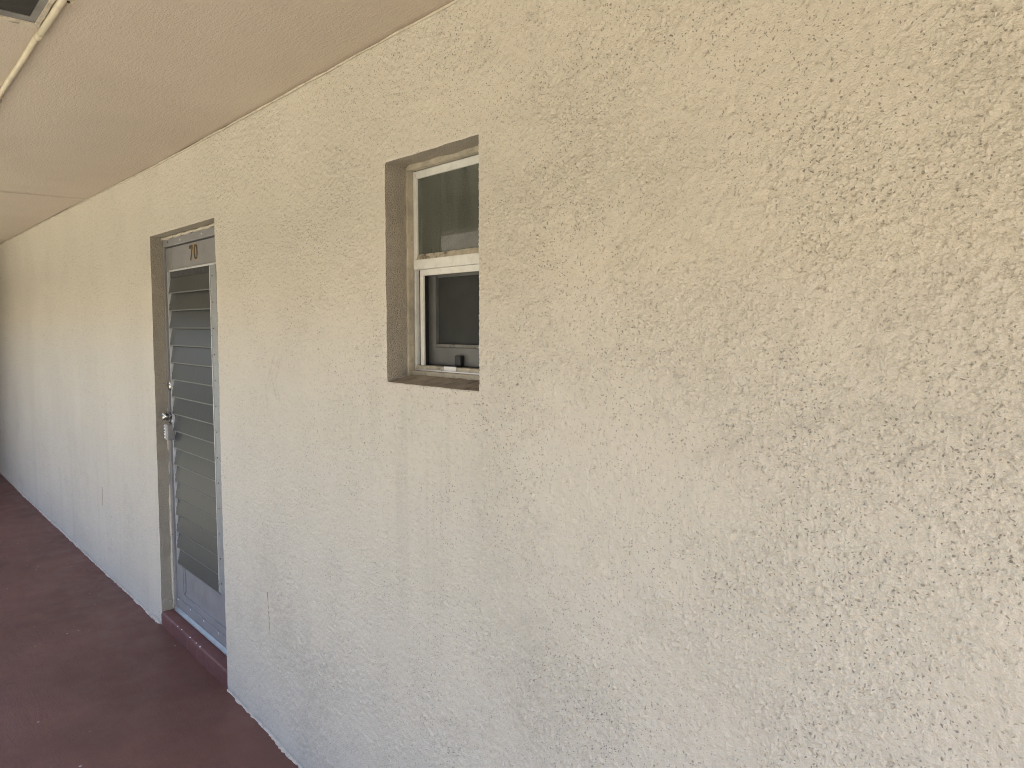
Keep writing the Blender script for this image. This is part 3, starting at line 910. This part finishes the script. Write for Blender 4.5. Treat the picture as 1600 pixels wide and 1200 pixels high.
# upper sash: glazing bead, glass, meeting rail
prism_yz('glazing_bead', (-1.8820, -1.4905), [(Y - 0.004, 1.8690), (Y + 0.0045, 1.8690), (Y + 0.0045, 1.8850), (Y + 0.0025, 1.8850)], 'dirty_bead', win, 0.0008)
up = box('upper_pane', (-1.8820, -1.4910), (Y + 0.005, Y + 0.008), (1.870, 2.1115), 'pane_up', win, 0)
box('meeting_rail', (-1.8945, -1.4905), (Y - 0.006, Y + 0.040), (1.8395, 1.8688), 'white_frame', win, 0.002)
# lower sash, set a little back
box('sash_top', (-1.8745, -1.4910), (Y + 0.004, Y + 0.014), (1.8205, 1.8390), 'white_frame', win, 0.0015)
box('sash_stile', (-1.8745, -1.8575), (Y + 0.004, Y + 0.011), (1.5485, 1.8200), 'white_frame', win, 0.0015)
box('sash_stile', (-1.5110, -1.4915), (Y + 0.004, Y + 0.030), (1.5485, 1.8200), 'white_frame', win, 0.0015)
scr = box('screen_stile', (-1.884, -1.838), (Y + 0.036, Y + 0.056), (1.550, 1.838), 'grey_frame', win, 0.001)
box('screen_stile', (-1.520, -1.492), (Y + 0.042, Y + 0.056), (1.550, 1.838), 'grey_frame', win, 0.001)
box('screen_head', (-1.8375, -1.5205), (Y + 0.0425, Y + 0.0555), (1.815, 1.838), 'grey_frame', win, 0.001)
box('screen_rail', (-1.8375, -1.5205), (Y + 0.034, Y + 0.0555), (1.550, 1.604), 'grey_frame', win, 0.002)
box('glazing_bead', (-1.8375, -1.5205), (Y + 0.036, Y + 0.0550), (1.6045, 1.6140), 'grey_bead', win, 0.001)
box('lower_pane', (-1.8375, -1.5205), (Y + 0.047, Y + 0.050), (1.6142, 1.8148), 'pane_low', win, 0)
box('latch', (-1.722, -1.694), (Y + 0.018, Y + 0.0338), (1.551, 1.582), 'black', win, 0.003)
tr = box('sill_track', (-1.895, -1.4905), (Y + 0.001, Y + 0.052), (1.5330, 1.5480), 'alu', win, 0.001)
tr.data.materials[0] = M['dirty_bead']
box('track_lip', (-1.893, -1.4910), (Y - 0.003, Y + 0.0005), (1.5325, 1.5370), 'alu_bright', win, 0.0006)
box('track_guard', (-1.748, -1.690), (Y - 0.0015, Y + 0.004), (1.5376, 1.5500), 'alu_bright', win, 0.0008)
# painted timber ledge under the frame and filler down the jamb
led = box('ledge', (-1.908, -1.4640), (Y - 0.012, Y + 0.055), (1.512, 1.5322), 'filler', win, 0.003)
box('jamb_filler', (-1.913, -1.8985), (Y - 0.024, Y - 0.0004), (1.512, 2.146), 'filler', win, 0.003)
box('head_filler', (-1.8980, -1.4660), (Y - 0.024, Y - 0.0004), (2.1345, 2.152), 'filler', win, 0.003)

# ------------------------------------------------------------------ ceiling vent and conduit
vent = empty('ceiling_vent', (-2.1, -1.02, 2.494))
tag(vent, 'dark ceiling vent with grey metal frame and flaking cream lip', 'vent')
cz = 2.4915
def ring_xy(name, o, h, z, mat, taper=0.0, wob=0.0):
    """four mitred bars between an outer and an inner rectangle, each bar a mesh of its own"""
    oc = [(o[0], o[2]), (o[1], o[2]), (o[1], o[3]), (o[0], o[3])]
    ic = [(h[0], h[2]), (h[1], h[2]), (h[1], h[3]), (h[0], h[3])]
    for i in range(4):
        j = (i + 1) % 4
        bm = bmesh.new()
        n = 24
        rowsv = []
        for q in range(n + 1):
            t = q / n
            po = Vector(oc[i]).lerp(Vector(oc[j]), t); pi = Vector(ic[i]).lerp(Vector(ic[j]), t)
            po = po + (po - pi).normalized() * rng.uniform(-wob, wob)
            zl = z[0] + rng.uniform(-wob, wob) * 0.3
            rowsv.append([bm.verts.new(c) for c in ((po.x, po.y, z[1]), (po.x, po.y, zl + 0.001), (pi.x, pi.y, zl - taper), (pi.x, pi.y, z[1]))])
        for A, B in zip(rowsv, rowsv[1:]):
            for k2 in range(4):
                bm.faces.new((A[k2], A[(k2 + 1) % 4], B[(k2 + 1) % 4], B[k2]))
        bm.faces.new(rowsv[0]); bm.faces.new(rowsv[-1][::-1])
        link(name, finish(bm, name), mat, vent)
VO = (-2.432, -1.790, -1.310, -0.7715)
VM = (-2.402, -1.815, -1.292, -0.7835)
VH = (-2.362, -1.850, -1.275, -0.8010)
ring_xy('frame_lip', VO, VM, (cz - 0.009, cz + 0.004), 'vent_lip', 0.0, 0.0025)
ring_xy('frame_bar', (VM[0] + .0003, VM[1] - .0003, VM[2] + .0003, VM[3] - .0003), VH, (cz - 0.0065, cz + 0.004), 'vent_metal')
vx0, vx1, vy0, vy1 = VH[0] - 0.046, VH[1] + 0.046, VH[2] - 0.046, VH[3] + 0.046
box('vent_screen', (vx0 + 0.047, vx1 - 0.047, ), (vy0 + 0.047, vy1 - 0.047), (cz - 0.0042, cz + 0.003), 'vent_dark', vent, 0)
for s in range(7):
    yv = vy0 + 0.085 + s * 0.058
    box('vent_blade', (vx0 + 0.049, vx1 - 0.049), (yv, yv + 0.003), (cz - 0.0056, cz - 0.0044), 'vent_dark', vent, 0)

con = empty('ceiling_conduit', (-3.0, -0.755, 2.48))
tag(con, 'thin cream painted conduit pipe running along the ceiling beside the vent', 'conduit')
yc = -0.7605
def run(xa, xb, r, y, name):
    n = max(2, int(abs(xb - xa) / 0.25))
    tube(name, [(xa + (xb - xa) * i / n, y + 0.0015 * math.sin(i * 1.9), float(ceil_z(xa + (xb - xa) * i / n)) - r - 0.001) for i in range(n + 1)], r, 'pipe', con, 18)
run(-9.5, -2.490, 0.0080, yc - 0.004, 'pipe')
run(-2.4595, 2.0, 0.0092, yc, 'pipe')
run(-2.495, -2.460, 0.0100, yc - 0.002, 'coupling')
for xs in (-2.2, -4.2, -6.2):
    st = box('strap', (xs - 0.011, xs + 0.011), (yc + 0.0095, yc + 0.030), (float(ceil_z(xs)) - 0.004, float(ceil_z(xs)) + 0.001), 'pipe', con, 0.001)
    if xs > -3:
        bm = bmesh.new(); bmesh.ops.create_icosphere(bm, subdivisions=1, radius=0.004)
        for v in bm.verts: v.co += Vector((xs, yc + 0.018, float(ceil_z(xs)) - 0.005))
        link('screw', finish(bm, 'screw', 0, True), 'black', st)
